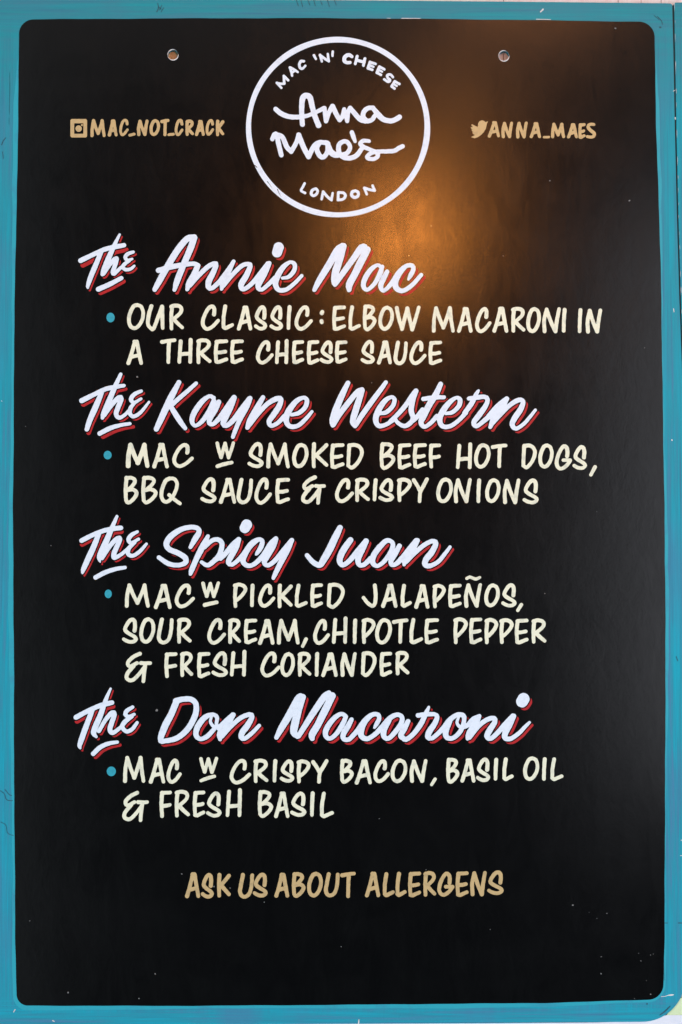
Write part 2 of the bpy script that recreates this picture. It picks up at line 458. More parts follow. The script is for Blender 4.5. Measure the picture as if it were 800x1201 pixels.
CR = 2.2
line("cream capitals, first line under the first heading", M_CREAM, CR, [
 ((120, 355), [('O', 233, 5, 402, 258), ('V', 412, 15, 592, 262), ('R', 625, 10, 768, 262)]),
 ((220, 355), [('C', 125, 18, 305, 265), ('L', 318, 18, 437, 258), ('A', 463, 25, 608, 262), ('S', 622, 25, 748, 262)]),
 ((320, 355), [('S', -32, 25, 97, 262), ('I', 122, 25, 178, 258), ('C', 203, 25, 377, 265), ('E', 555, 25, 688, 265), ('L', 708, 25, 828, 265)]),
 ((420, 355), [('B', 42, 18, 173, 268), ('O', 190, 30, 337, 265), ('W', 345, 28, 587, 270)]),
 ((500, 355), [('M', 52, 32, 268, 283), ('A', 288, 38, 435, 283), ('C', 457, 42, 612, 288), ('A', 620, 35, 770, 283), ('R', 792, 40, 930, 283)]),
 ((610, 355), [('O', 57, 43, 195, 287), ('N', 205, 43, 383, 287), ('I', 385, 50, 437, 283), ('I', 535, 52, 585, 288), ('N', 613, 55, 770, 290)]),
], [("colon_dot", (320, 355), [[(464, 88, 19), (460, 100, 19)]]), ("colon_dot", (320, 355), [[(458, 172, 18), (459, 184, 18)]])])
line("cream capitals, second line under the first heading", M_CREAM, CR, [
 ((120, 355), [('A', 228, 345, 383, 585), ('T', 543, 333, 697, 577), ('H', 703, 333, 852, 578)]),
 ((220, 355), [('R', 78, 335, 227, 578), ('E', 245, 343, 383, 575), ('E', 398, 343, 530, 575), ('C', 642, 352, 810, 582)]),
 ((320, 355), [('H', 18, 342, 152, 582), ('E', 178, 350, 295, 577), ('E', 318, 350, 437, 583), ('S', 438, 355, 570, 575), ('E', 582, 352, 702, 573)]),
 ((420, 355), [('S', 22, 350, 158, 577), ('A', 178, 352, 318, 580), ('U', 333, 358, 467, 587), ('C', 480, 355, 643, 587), ('E', 658, 355, 790, 585)]),
])
line("cream capitals, first line under the second heading", M_CREAM, CR, [
 ((115, 515), [('M', 263, 32, 485, 272, 21), ('A', 510, 32, 665, 275)]),
 ((205, 515), [('C', -23, 38, 180, 272), ('W', 383, 20, 567, 190, 16)]),
 ((285, 515), [('S', 42, 28, 195, 272), ('M', 220, 30, 440, 275), ('O', 462, 38, 615, 273), ('K', 637, 30, 802, 275)]),
 ((380, 515), [('E', 55, 37, 193, 280), ('D', 210, 37, 375, 285), ('B', 520, 30, 670, 288)]),
 ((460, 515), [('E', 48, 37, 180, 285), ('E', 192, 37, 325, 277), ('F', 337, 37, 460, 277), ('H', 595, 32, 755, 287)]),
 ((530, 515), [('O', 208, 40, 363, 278), ('T', 365, 40, 522, 273)]),
 ((610, 515), [('D', 12, 42, 158, 283), ('O', 170, 42, 315, 277), ('G', 325, 50, 487, 295), ('S', 490, 57, 628, 290)]),
], [("underline", (205, 515), [[(400, 255, 17), (465, 235, 18), (535, 220, 16)]]), ("comma", (610, 515), [[(702, 262, 18), (664, 336, 16)]])])
line("cream capitals, second line under the second heading", M_CREAM, CR, [
 ((115, 515), [('B', 240, 345, 380, 612), ('B', 405, 345, 560, 610), ('Q', 578, 352, 787, 622)]),
 ((205, 515), [('S', 240, 358, 393, 602), ('A', 415, 360, 577, 607), ('U', 580, 365, 735, 610)]),
 ((285, 515), [('C', 107, 360, 273, 617), ('E', 302, 362, 442, 608), ('&', 545, 340, 783, 617)]),
 ((380, 515), [('C', 103, 365, 282, 602), ('R', 287, 362, 432, 592), ('I', 450, 368, 505, 585), ('S', 510, 367, 657, 590)]),
 ((460, 515), [('P', 42, 362, 185, 592), ('Y', 185, 360, 343, 602), ('O', 413, 362, 570, 602)]),
 ((530, 515), [('N', 15, 365, 187, 602), ('I', 225, 370, 275, 602), ('O', 312, 368, 457, 600), ('N', 475, 370, 643, 610)]),
 ((610, 515), [('S', 22, 370, 175, 612)]),
])
line("cream capitals, first line under the third heading", M_CREAM, CR, [
 ((115, 675), [('M', 253, 72, 487, 302), ('A', 525, 75, 692, 315)]),
 ((200, 675), [('C', 40, 75, 230, 308), ('W', 290, 55, 465, 212, 16), ('P', 583, 67, 722, 305)]),
 ((285, 675), [('I', 63, 77, 110, 297), ('C', 142, 75, 305, 303), ('K', 318, 77, 467, 307), ('L', 485, 77, 607, 303), ('E', 630, 70, 752, 303)]),
 ((360, 675), [('D', 187, 68, 357, 312), ('J', 513, 75, 663, 303)]),
 ((450, 675), [('A', -23, 73, 130, 303), ('L', 158, 78, 265, 302), ('A', 287, 78, 430, 312), ('P', 455, 78, 583, 308), ('E', 603, 75, 733, 305)]),
 ((545, 675), [('N', -8, 70, 163, 302), ('O', 183, 75, 330, 298), ('S', 343, 72, 487, 300)]),
], [("underline", (200, 675), [[(322, 276, 19), (380, 262, 18), (434, 251, 17)]]), ("comma", (545, 675), [[(532, 274, 17), (497, 328, 15)]]),
    ("tilde", (545, 675), [[(20, 28, 14), (48, 14, 14), (85, 28, 15), (112, 32, 15), (142, 18, 13)]])])
line("cream capitals, second line under the third heading", M_CREAM, CR, [
 ((135, 720), [('S', 65, 35, 215, 280), ('O', 228, 33, 378, 280), ('U', 393, 35, 550, 285), ('R', 577, 35, 720, 280)]),
 ((225, 720), [('C', 145, 38, 322, 290), ('R', 337, 40, 463, 283), ('E', 487, 42, 615, 283), ('A', 623, 45, 777, 290)]),
 ((305, 720), [('M', 160, 45, 373, 287), ('C', 498, 48, 658, 292), ('H', 672, 25, 825, 285)]),
 ((395, 720), [('I', 147, 45, 192, 283), ('P', 230, 38, 365, 283), ('O', 360, 40, 518, 287), ('T', 518, 40, 673, 280), ('L', 680, 38, 810, 285)]),
 ((490, 710), [('E', 60, 118, 200, 365), ('P', 330, 112, 470, 365), ('E', 480, 112, 607, 365), ('P', 622, 118, 755, 365)]),
 ((545, 675), [('P', 322, 400, 460, 643), ('E', 468, 402, 600, 645), ('R', 622, 402, 767, 640)]),
], [("comma", (305, 720), [[(432, 237, 17), (400, 303, 15)]])])
line("cream capitals, third line under the third heading", M_CREAM, CR, [
 ((135, 720), [('&', 90, 355, 352, 650), ('F', 457, 355, 587, 602), ('R', 607, 353, 735, 592)]),
 ((225, 720), [('E', 48, 355, 175, 602), ('S', 185, 350, 340, 592), ('H', 355, 338, 517, 592)]),
 ((305, 720), [('C', 3, 352, 193, 597), ('O', 190, 360, 328, 592), ('R', 350, 355, 483, 590), ('I', 511, 358, 555, 590), ('A', 575, 358, 730, 592)]),
 ((395, 720), [('N', 32, 358, 188, 590), ('D', 227, 350, 375, 592), ('E', 400, 353, 520, 588), ('R', 547, 347, 682, 577)]),
])
line("cream capitals, first line under the fourth heading", M_CREAM, CR, [
 ((115, 885), [('M', 237, 10, 445, 265), ('A', 478, 25, 632, 272), ('C', 642, 38, 787, 275)]),
 ((205, 885), [('W', 230, 20, 408, 180, 16), ('C', 515, 40, 717, 280)]),
 ((295, 885), [('R', 15, 38, 160, 268), ('I', 193, 43, 243, 263), ('S', 265, 45, 403, 263), ('P', 420, 45, 555, 270), ('Y', 560, 43, 722, 272)]),
 ((385, 885), [('B', 108, 40, 240, 272), ('A', 250, 40, 410, 280), ('C', 423, 43, 580, 268), ('O', 585, 38, 742, 267)]),
 ((475, 885), [('N', 42, 40, 212, 265), ('B', 385, 30, 510, 272), ('A', 520, 32, 662, 262), ('S', 665, 27, 800, 257)]),
 ((565, 885), [('I', 107, 30, 155, 245), ('L', 192, 27, 300, 248), ('O', 388, 17, 540, 247), ('I', 560, 25, 610, 245), ('L', 642, 25, 767, 248)]),
], [("underline", (205, 885), [[(248, 244, 15), (310, 220, 17), (373, 203, 15)]]), ("comma", (475, 885), [[(282, 230, 16), (250, 282, 14)]])])
line("cream capitals, second line under the fourth heading", M_CREAM, CR, [
 ((115, 885), [('&', 228, 340, 483, 633), ('F', 572, 333, 695, 595)]),
 ((205, 885), [('R', -5, 330, 143, 590), ('E', 168, 335, 288, 588), ('S', 293, 345, 440, 590), ('H', 475, 315, 635, 590)]),
 ((295, 885), [('B', 57, 333, 203, 592), ('A', 212, 342, 357, 595), ('S', 362, 347, 515, 583), ('I', 545, 345, 593, 583), ('L', 640, 348, 775, 595)]),
])
line("tan capitals of the allergen notice near the bottom", M_TAN, 2.25, [
 ((210, 1000), [('A', 58, 180, 200, 425), ('S', 205, 190, 327, 430), ('K', 352, 190, 487, 422), ('U', 555, 190, 705, 430)]),
 ((300, 1000), [('S', -28, 187, 113, 420), ('A', 175, 185, 315, 422), ('B', 337, 182, 467, 422), ('O', 482, 180, 630, 420), ('U', 640, 183, 788, 418)]),
 ((390, 1000), [('T', 73, 175, 220, 427), ('A', 305, 175, 448, 418), ('L', 470, 183, 585, 417), ('L', 590, 180, 697, 415), ('E', 707, 175, 832, 418)]),
 ((495, 1000), [('R', 8, 172, 135, 413), ('G', 143, 178, 303, 412), ('E', 313, 172, 438, 415), ('N', 450, 170, 608, 408), ('S', 610, 165, 767, 397)]),
])
left_handle = line("small tan capitals with a camera icon at upper left", M_TAN, 1.85, [
 ((75, 110), [('M', 250, 238, 393, 408), ('A', 412, 240, 505, 402), ('c', 520, 237, 610, 398, 13), ('N', 685, 242, 795, 398)]),
 ((170, 110), [('O', 43, 240, 143, 398), ('T', 145, 235, 232, 400), ('c', 280, 237, 363, 398, 13), ('R', 378, 243, 462, 397), ('A', 470, 245, 563, 397), ('c', 570, 240, 650, 393, 13), ('K', 663, 245, 745, 400)]),
], [("underscore", (75, 110), [[(618, 390, 13), (660, 380, 13)]]), ("underscore", (170, 110), [[(224, 386, 12), (268, 380, 13)]])])
right_handle = line("small tan capitals with a bird icon at upper right", M_TAN, 1.85, [
 ((545, 110), [('A', 217, 255, 332, 412), ('N', 343, 262, 455, 418), ('N', 480, 262, 592, 420), ('A', 610, 265, 717, 418)]),
 ((610, 110), [('M', 290, 272, 422, 418), ('A', 440, 275, 543, 420), ('E', 545, 275, 615, 425)]),
], [("letter", (610, 110), [[(692, 290, 14), (655, 288, 14), (636, 312, 15), (662, 345, 16), (694, 372, 16), (690, 400, 15), (660, 408, 14), (630, 402, 13)]]), ("underscore", (610, 110), [[(224, 409, 11), (270, 407, 11)]])])

def boxf(X, Y, a, b_, c, d, r):
    cx, cy, hx, hy = (a + c) / 2, (b_ + d) / 2, (c - a) / 2 - r, (d - b_) / 2 - r
    qx, qy = np.abs(X - cx) - hx, np.abs(Y - cy) - hy
    return np.hypot(np.maximum(qx, 0), np.maximum(qy, 0)) + np.minimum(np.maximum(qx, qy), 0) - r
def cam_icon(X, Y):
    o = boxf(X, Y, 75 + 62 / 8, 110 + 238 / 8, 75 + 218 / 8, 110 + 411 / 8, 2.2)
    i = boxf(X, Y, 75 + 97 / 8, 110 + 278 / 8, 75 + 184 / 8, 110 + 377 / 8, 0.6)
    d = np.maximum(o, -i)
    d = np.minimum(d, np.hypot(X - (75 + 139 / 8), Y - (110 + 328 / 8)) - 3.7)
    return np.minimum(d, np.hypot(X - (75 + 171 / 8), Y - (110 + 295 / 8)) - 1.15)
paint_mesh("camera_icon", cam_icon, (80, 136, 106, 165), 0.4, LH - 0.00035, LH + 0.0001, M_TAN, left_handle)
BIRD = [(217, 262), (207, 278), (203, 300), (196, 330), (176, 362), (150, 388), (120, 408), (92, 417), (64, 407), (88, 396), (100, 386), (84, 380),
        (74, 366), (90, 362), (72, 352), (66, 340), (82, 338), (62, 326), (58, 316), (84, 318), (64, 296), (68, 288), (98, 304), (122, 316), (128, 298),
        (128, 278), (142, 260), (162, 252), (182, 258), (196, 270)]
BIRD = [(545 + a / 8, 110 + c / 8) for a, c in BIRD]
paint_mesh("bird_icon", lambda X, Y: sdf_poly(BIRD, X, Y) - 0.25, (548, 138, 576, 166), 0.4, LH - 0.00035, LH + 0.0001, M_TAN, right_handle)

# ------------------------------------------------------------------ script headings with a red drop shade
def heading(label, words):
    e = empty("heading", board); e["label"] = label
    for strokes_w, off in words:
        strokes = []; shade = []
        for item in strokes_w:
            win, pts = item[0], item[1]
            so = item[2] if len(item) > 2 else off
            s = scaled(win, pts, 0.72)
            strokes += s
            if so is not None:
                shade += [[(x + so[0] - 0.35, y + so[1] - 0.35, r - 0.05) for x, y, r in st] for st in s]
        sg = segs(strokes, 1.6); sh = segs(shade, 1.6)
        f = smooth_union_field(sg)
        a, c = bounds(sg), bounds(sh)
        bx = (min(a[0], c[0]), min(a[1], c[1]), max(a[2], c[2]), max(a[3], c[3]))
        red = paint_mesh("drop_shade", lambda X, Y: np.maximum(sdf_strokes(sh, X, Y) - 0.1, 1.45 - f(X, Y)), bx, 0.5, LH - 0.0002, LH + 0.0001, M_RED, e)
        red["label"] = "red drop shade below and right of the white script"
        paint_mesh("script_word", f, a, 0.5, LH - 0.00035, LH + 0.0001, M_WHITE, e)
    return e

w1 = (80, 270); w2 = (170, 270); w3 = (260, 270); w4 = (350, 270); w5 = (410, 270)
heading("white script heading, topmost of the four", [
 ([(w1, [[(118, 286, 29), (230, 232, 27), (340, 182, 27), (430, 160, 28), (525, 142, 26)]], (3.0, 5.6)),
   (w1, [[(312, 200, 26), (258, 330, 29), (212, 440, 29), (184, 528, 22), (190, 545, 12)],
         [(483, 42, 17), (440, 130, 24), (390, 240, 30), (340, 360, 30), (322, 415, 24)],
         [(335, 410, 22), (390, 325, 24), (440, 270, 26), (458, 275, 24), (435, 345, 26), (418, 395, 25), (432, 412, 22), (475, 370, 22), (540, 315, 20)],
         [(612, 205, 20), (560, 224, 24), (536, 254, 23), (558, 284, 22), (602, 270, 17)],
         [(575, 288, 20), (530, 318, 23), (512, 348, 23), (545, 372, 22), (590, 362, 21), (620, 336, 18)]]),
   (w1, [[(284, 555, 29), (390, 508, 28), (500, 450, 25)]], (3.0, 4.2))], (2.6, 3.1)),
 ([(w2, [[(92, 558, 27), (140, 470, 34), (230, 310, 36), (320, 170, 36), (400, 80, 34), (465, 64, 30)],
         [(462, 74, 36), (425, 180, 36), (365, 320, 34), (305, 470, 34), (278, 560, 24)],
         [(128, 378, 30), (250, 345, 30), (380, 322, 28), (465, 316, 26), (500, 332, 26)],
         [(497, 332, 30), (465, 410, 34), (415, 500, 33), (398, 556, 24)],
         [(420, 520, 28), (500, 430, 28), (590, 345, 28), (655, 312, 26), (668, 330, 28), (640, 400, 32), (600, 480, 34), (598, 535, 30), (630, 545, 26), (700, 485, 28)]]),
   (w3, [[(-20, 485, 28), (50, 395, 30), (112, 294, 22)],
         [(112, 294, 24), (62, 390, 32), (14, 480, 34), (0, 552, 22)],
         [(15, 520, 28), (100, 420, 26), (190, 335, 27), (255, 318, 25), (268, 340, 28), (230, 430, 33), (185, 505, 33), (190, 550, 28), (230, 545, 26), (300, 485, 28), (370, 400, 30), (432, 312, 25)],
         [(446, 312, 28), (402, 410, 32), (350, 500, 34), (345, 545, 28), (378, 558, 24), (440, 508, 26), (500, 450, 28)],
         [(570, 450, 20), (630, 438, 24), (680, 380, 26), (685, 322, 26), (645, 300, 22), (580, 345, 30), (525, 430, 34), (505, 505, 32), (535, 560, 28), (605, 558, 26), (685, 498, 24), (752, 428, 22)],
         [(535, 162, 54), (520, 210, 52)]])], (3.2, 3.6)),
 ([(w4, [[(150, 560, 26), (200, 465, 34), (290, 320, 38), (365, 190, 38), (412, 142, 28)],
         [(424, 150, 34), (392, 260, 38), (350, 390, 40), (336, 480, 34), (342, 512, 26)],
         [(352, 500, 28), (420, 400, 32), (515, 270, 34), (590, 165, 36), (626, 152, 26)],
         [(645, 184, 38), (590, 290, 40), (525, 420, 38), (478, 510, 38), (476, 560, 28)]]),
   (w5, [[(300, 350, 24), (262, 328, 22), (200, 370, 28), (145, 455, 30), (130, 525, 28), (165, 560, 24), (232, 505, 26), (285, 410, 29), (305, 345, 26)],
         [(352, 390, 26), (322, 450, 30), (292, 520, 30), (312, 568, 24), (350, 548, 24), (400, 490, 26)],
         [(350, 550, 24), (410, 480, 30), (465, 400, 32), (530, 338, 26), (588, 334, 26), (598, 370, 26), (572, 425, 27), (553, 462, 18)],
         [(520, 345, 26), (465, 405, 34), (428, 490, 34), (445, 550, 32), (505, 568, 27), (590, 512, 26), (672, 420, 24)]])], (3.2, 3.4)),
])
w1 = (80, 435); w2 = (170, 435); w3 = (260, 435); w4 = (370, 435); w5 = (450, 435); w6 = (540, 435)
heading("white script heading, second of the four", [
 ([(w1, [[(128, 280, 30), (240, 224, 27), (350, 172, 27), (440, 152, 26), (524, 138, 22)],
         [(315, 205, 27), (262, 330, 33), (205, 460, 31), (176, 548, 27)]], (2.4, 4.4)),
   (w1, [[(494, 32, 22), (440, 150, 28), (385, 280, 31), (335, 395, 29), (322, 442, 22)],
         [(340, 420, 22), (410, 318, 26), (475, 252, 28), (500, 262, 27), (468, 345, 29), (450, 405, 27), (478, 440, 25), (530, 415, 22), (585, 360, 22)],
         [(687, 190, 21), (625, 218, 25), (590, 264, 26), (618, 298, 22), (685, 262, 19)],
         [(630, 296, 20), (588, 345, 25), (580, 400, 25), (615, 428, 24), (680, 390, 22), (760, 292, 17)]]),
   (w1, [[(296, 588, 27), (400, 536, 27), (500, 508, 23), (580, 496, 21)]], (4.4, 4.0))], (2.7, 2.9)),
 ([(w2, [[(320, 108, 28), (245, 250, 36), (175, 400, 36), (108, 546, 30)],
         [(480, 118, 24), (400, 190, 25), (300, 276, 27), (245, 330, 26)],
         [(240, 330, 28), (290, 410, 31), (335, 480, 30), (378, 538, 25)],
         [(645, 255, 26), (605, 238, 24), (535, 290, 30), (462, 395, 32), (442, 470, 28), (472, 515, 23), (532, 478, 26), (600, 385, 30), (648, 285, 30)],
         [(694, 292, 28), (662, 365, 30), (612, 445, 30), (605, 490, 27), (640, 500, 25), (700, 445, 30)]]),
   (w3, [[(-20, 445, 30), (55, 340, 32), (112, 252, 28)],
         [(118, 250, 30), (90, 325, 33), (35, 440, 34), (15, 495, 30), (45, 515, 27), (110, 462, 30), (190, 355, 31), (258, 262, 28)],
         [(265, 260, 30), (230, 345, 32), (172, 455, 28), (130, 555, 26), (106, 620, 24)],
         [(388, 250, 27), (330, 350, 32), (270, 460, 34), (243, 532, 27)],
         [(260, 510, 26), (340, 405, 27), (430, 310, 28), (515, 262, 30), (556, 266, 28), (540, 330, 32), (485, 415, 32), (445, 475, 29), (465, 515, 26), (525, 490, 25), (590, 425, 28)],
         [(655, 412, 22), (725, 395, 26), (785, 340, 27), (800, 275, 27), (765, 252, 24), (695, 290, 30), (625, 385, 35), (605, 465, 32), (640, 520, 28), (715, 515, 26), (790, 450, 24), (848, 382, 20)]])], (3.2, 3.4)),
 ([(w4, [[(305, 114, 28), (255, 215, 34), (195, 355, 37), (158, 465, 32), (163, 512, 26)],
         [(168, 508, 27), (225, 410, 31), (320, 285, 31), (395, 195, 29), (438, 174, 26)],
         [(438, 182, 30), (412, 262, 34), (370, 395, 36), (348, 480, 30), (372, 518, 26)],
         [(378, 508, 28), (440, 412, 30), (540, 272, 30), (620, 165, 28), (660, 108, 25)],
         [(605, 400, 22), (665, 388, 26), (725, 330, 26), (742, 270, 26), (712, 246, 23), (652, 282, 29), (592, 370, 34), (565, 455, 32), (592, 515, 28), (660, 505, 25), (740, 455, 25)]]),
   (w5, [[(60, 475, 24), (130, 410, 27), (205, 325, 28), (265, 235, 28), (300, 188, 27)],
         [(304, 188, 28), (275, 270, 30), (258, 370, 31), (275, 440, 28), (245, 495, 27), (190, 518, 26), (130, 485, 24), (108, 450, 24)],
         [(225, 505, 26), (300, 445, 27), (365, 365, 28)],
         [(535, 124, 28), (490, 220, 34), (430, 315, 35), (375, 425, 34), (350, 485, 30), (382, 525, 25), (440, 490, 25), (500, 425, 27)],
         [(372, 264, 26), (470, 250, 26), (566, 248, 24)],
         [(585, 400, 21), (645, 388, 25), (705, 330, 27), (716, 272, 28), (682, 252, 22), (622, 292, 29), (560, 370, 34), (525, 450, 32), (550, 518, 28), (622, 520, 26), (700, 468, 25), (770, 395, 27)]]),
   (w6, [[(40, 395, 28), (105, 305, 29), (150, 215, 25), (170, 185, 18)],
         [(80, 260, 25), (155, 250, 28), (228, 244, 26), (254, 268, 26), (238, 325, 29), (175, 415, 32), (125, 485, 29), (150, 520, 25), (210, 478, 27), (272, 425, 30)],
         [(272, 425, 34), (350, 335, 33), (430, 262, 26)],
         [(435, 262, 28), (385, 350, 34), (315, 450, 35), (280, 528, 24)],
         [(290, 500, 28), (370, 415, 27), (460, 325, 27), (545, 274, 28), (588, 290, 27), (562, 365, 32), (508, 445, 33), (485, 505, 29), (520, 542, 25), (590, 502, 23), (650, 435, 22), (703, 368, 20)]])], (3.3, 3.4)),
])
w1 = (80, 600); w2 = (175, 602); w3 = (255, 605); w4 = (350, 605); w5 = (440, 605)
heading("white script heading, third of the four", [
 ([(w1, [[(128, 272, 28), (235, 218, 27), (340, 178, 27), (430, 160, 28), (495, 153, 27)]], (1.0, 4.8)),
   (w1, [[(290, 205, 27), (240, 330, 32), (180, 460, 32), (140, 550, 26), (135, 580, 14)],
         [(458, 46, 20), (412, 150, 27), (362, 270, 33), (305, 395, 33), (293, 440, 26), (302, 475, 12)],
         [(320, 440, 22), (395, 320, 26), (462, 252, 27), (488, 258, 26), (455, 335, 29), (430, 395, 29), (434, 435, 25), (500, 400, 23), (565, 345, 22)],
         [(650, 190, 20), (600, 216, 25), (567, 260, 26), (592, 294, 23), (662, 258, 20)],
         [(625, 290, 22), (570, 345, 26), (562, 395, 26), (605, 415, 24), (668, 378, 23), (735, 304, 19)]]),
   (w1, [[(258, 618, 27), (350, 570, 27), (450, 538, 25), (534, 525, 22)]], None)], (2.6, 3.0)),
 ([(w2, [[(388, 318, 24), (432, 240, 32), (468, 180, 30), (455, 142, 28), (395, 130, 28), (300, 152, 30), (205, 215, 34), (162, 285, 33), (190, 338, 31), (275, 375, 31), (340, 420, 32), (338, 465, 29), (270, 487, 27), (180, 472, 28), (92, 415, 26)],
         [(552, 216, 24), (500, 315, 34), (445, 425, 31), (400, 530, 30), (388, 570, 22)],
         [(520, 320, 24), (590, 256, 26), (650, 248, 27), (684, 290, 29), (660, 385, 29), (600, 455, 29), (545, 488, 26), (492, 458, 22)],
         [(640, 430, 26), (700, 385, 26)]]),
   (w3, [[(30, 400, 27), (80, 350, 29), (145, 270, 29), (200, 218, 26)],
         [(204, 222, 26), (172, 305, 32), (120, 395, 33), (103, 440, 28), (135, 458, 25), (190, 420, 26), (245, 360, 28)],
         [(275, 84, 56), (258, 114, 54)],
         [(245, 360, 28), (320, 262, 31), (385, 222, 26), (422, 238, 26), (408, 295, 29), (375, 348, 24), (362, 364, 15)],
         [(375, 228, 26), (305, 285, 33), (255, 365, 34), (242, 430, 30), (285, 468, 27), (350, 450, 27), (430, 370, 29), (500, 265, 32), (548, 212, 26)],
         [(550, 218, 28), (520, 290, 33), (465, 380, 34), (440, 435, 29), (472, 465, 26), (535, 425, 28), (620, 325, 30), (695, 232, 28)],
         [(698, 230, 28), (652, 330, 33), (592, 445, 31), (545, 540, 28), (525, 585, 22)]])], (3.0, 3.4)),
 ([(w4, [[(390, 112, 32), (352, 190, 38), (292, 315, 40), (235, 415, 37), (200, 462, 32), (140, 436, 30), (82, 372, 27)],
         [(488, 228, 33), (440, 295, 36), (398, 370, 36), (388, 430, 32), (418, 462, 28), (480, 420, 29), (560, 325, 31), (632, 234, 28)],
         [(637, 236, 30), (602, 310, 34), (562, 395, 34), (568, 455, 28), (612, 460, 27), (680, 400, 30)]]),
   (w5, [[(-30, 395, 28), (50, 285, 31), (110, 232, 28), (160, 248, 26), (165, 290, 28), (140, 350, 28), (80, 432, 26), (20, 470, 25), (-22, 440, 30), (-15, 375, 33), (40, 290, 31)],
         [(228, 282, 28), (190, 352, 31), (148, 425, 29), (160, 462, 25), (205, 445, 28), (255, 395, 32)],
         [(255, 400, 33), (330, 305, 33), (384, 230, 27)],
         [(396, 232, 29), (345, 320, 36), (285, 405, 36), (272, 458, 22)],
         [(290, 430, 28), (370, 350, 27), (460, 274, 27), (535, 238, 27), (570, 258, 29), (532, 340, 34), (478, 408, 34), (468, 458, 30), (512, 470, 28), (590, 432, 25), (650, 362, 24), (703, 292, 21)]])], (3.2, 3.4)),
])
w1 = (80, 805); w2 = (175, 805); w3 = (250, 805); w4 = (320, 805); w5 = (390, 805); w6 = (470, 805); w7 = (540, 805)
heading("white script heading, lowest of the four", [
 ([(w1, [[(75, 290, 29), (175, 236, 28), (285, 186, 28), (365, 162, 29), (412, 152, 27)]], (1.6, 4.8)),
   (w1, [[(228, 220, 28), (175, 360, 31), (128, 490, 31), (108, 555, 26), (115, 580, 16)],
         [(398, 22, 17), (352, 130, 25), (305, 265, 31), (252, 390, 33), (240, 440, 29), (265, 472, 19)],
         [(290, 420, 24), (350, 315, 25), (412, 248, 28), (435, 262, 27), (408, 345, 29), (392, 405, 28), (418, 436, 26), (480, 395, 24), (510, 370, 22)],
         [(605, 195, 22), (552, 228, 26), (537, 260, 25), (565, 284, 22), (620, 262, 20)],
         [(600, 282, 22), (535, 330, 28), (508, 380, 26), (548, 422, 25), (600, 402, 24), (648, 340, 21)]]),
   (w1, [[(236, 632, 27), (300, 572, 27), (380, 536, 25), (462, 522, 21)]], (3.4, 3.8))], (2.7, 2.9)),
 ([(w2, [[(258, 138, 36), (212, 250, 36), (150, 370, 38), (112, 470, 34), (108, 512, 28)],
         [(250, 135, 32), (320, 120, 31), (395, 122, 31), (440, 170, 31), (432, 270, 33), (365, 395, 33), (260, 485, 31), (120, 518, 27)],
         [(585, 285, 18), (575, 330, 20), (605, 375, 22), (655, 375, 24), (700, 350, 28)],
         [(632, 350, 22), (635, 285, 25), (585, 264, 25), (515, 298, 32), (455, 380, 33), (440, 455, 30), (480, 493, 26), (545, 468, 28), (610, 400, 26)]]),
   (w3, [[(60, 390, 34), (120, 330, 32), (185, 264, 26)],
         [(190, 266, 28), (135, 350, 36), (70, 440, 38), (66, 496, 24)],
         [(80, 470, 28), (170, 372, 27), (260, 295, 27), (340, 264, 28), (366, 285, 28), (322, 368, 34), (275, 430, 34), (264, 476, 30), (295, 490, 26), (362, 440, 25), (432, 368, 23)]])], (3.2, 3.8)),
 ([(w4, [[(34, 480, 26), (82, 390, 36), (165, 250, 40), (232, 122, 38), (258, 90, 32)],
         [(282, 100, 34), (245, 210, 38), (208, 350, 42), (198, 430, 38), (232, 472, 26)],
         [(242, 466, 28), (300, 372, 32), (395, 225, 36), (480, 100, 36), (525, 64, 32)],
         [(558, 88, 38), (495, 215, 40), (425, 355, 38), (370, 450, 38), (370, 490, 28)],
         [(680, 275, 25), (640, 258, 25), (572, 302, 30), (505, 395, 32), (496, 460, 29), (535, 490, 25), (600, 440, 27), (660, 345, 29), (685, 285, 26)],
         [(738, 312, 27), (702, 380, 31), (662, 448, 31), (665, 492, 28), (712, 498, 26), (762, 450, 28)]]),
   (w5, [[(160, 495, 26), (230, 420, 29), (300, 325, 30), (368, 268, 28), (425, 264, 26), (438, 302, 26), (412, 355, 26), (393, 388, 17)],
         [(360, 272, 28), (305, 325, 34), (270, 400, 36), (272, 465, 32), (325, 492, 28), (400, 448, 28), (460, 385, 30)],
         [(460, 385, 28), (530, 305, 29), (600, 266, 27), (650, 285, 27), (645, 345, 29), (590, 425, 29), (525, 488, 27), (482, 468, 30), (485, 405, 33), (530, 320, 29)],
         [(708, 328, 28), (672, 400, 32), (640, 465, 30), (690, 500, 27)]]),
   (w6, [[(20, 482, 30), (50, 498, 28), (120, 445, 28), (190, 350, 30), (238, 250, 27), (264, 194, 18)],
         [(162, 272, 27), (240, 262, 27), (318, 262, 25), (342, 286, 27), (318, 350, 31), (268, 425, 34), (255, 475, 30), (290, 488, 25), (350, 442, 27), (405, 385, 29)],
         [(405, 385, 29), (460, 315, 30), (530, 266, 27), (588, 275, 28), (592, 335, 26), (560, 420, 28), (495, 482, 27), (435, 480, 29), (422, 420, 34), (460, 330, 29)],
         [(545, 285, 18), (528, 340, 20), (562, 382, 22), (620, 370, 26), (680, 310, 30), (738, 275, 22)],
         [(738, 280, 25), (695, 365, 36), (645, 445, 38), (626, 492, 22)]]),
   (w7, [[(85, 480, 26), (170, 372, 27), (250, 312, 28), (315, 298, 27), (322, 335, 29), (275, 410, 34), (250, 465, 32), (282, 490, 27), (342, 442, 28), (420, 355, 30), (492, 275, 27)],
         [(500, 278, 29), (462, 358, 33), (420, 440, 34), (420, 485, 29), (472, 490, 27), (550, 438, 25), (600, 385, 23), (648, 338, 19)],
         [(592, 118, 62), (578, 142, 61)]])], (3.4, 3.6)),
])

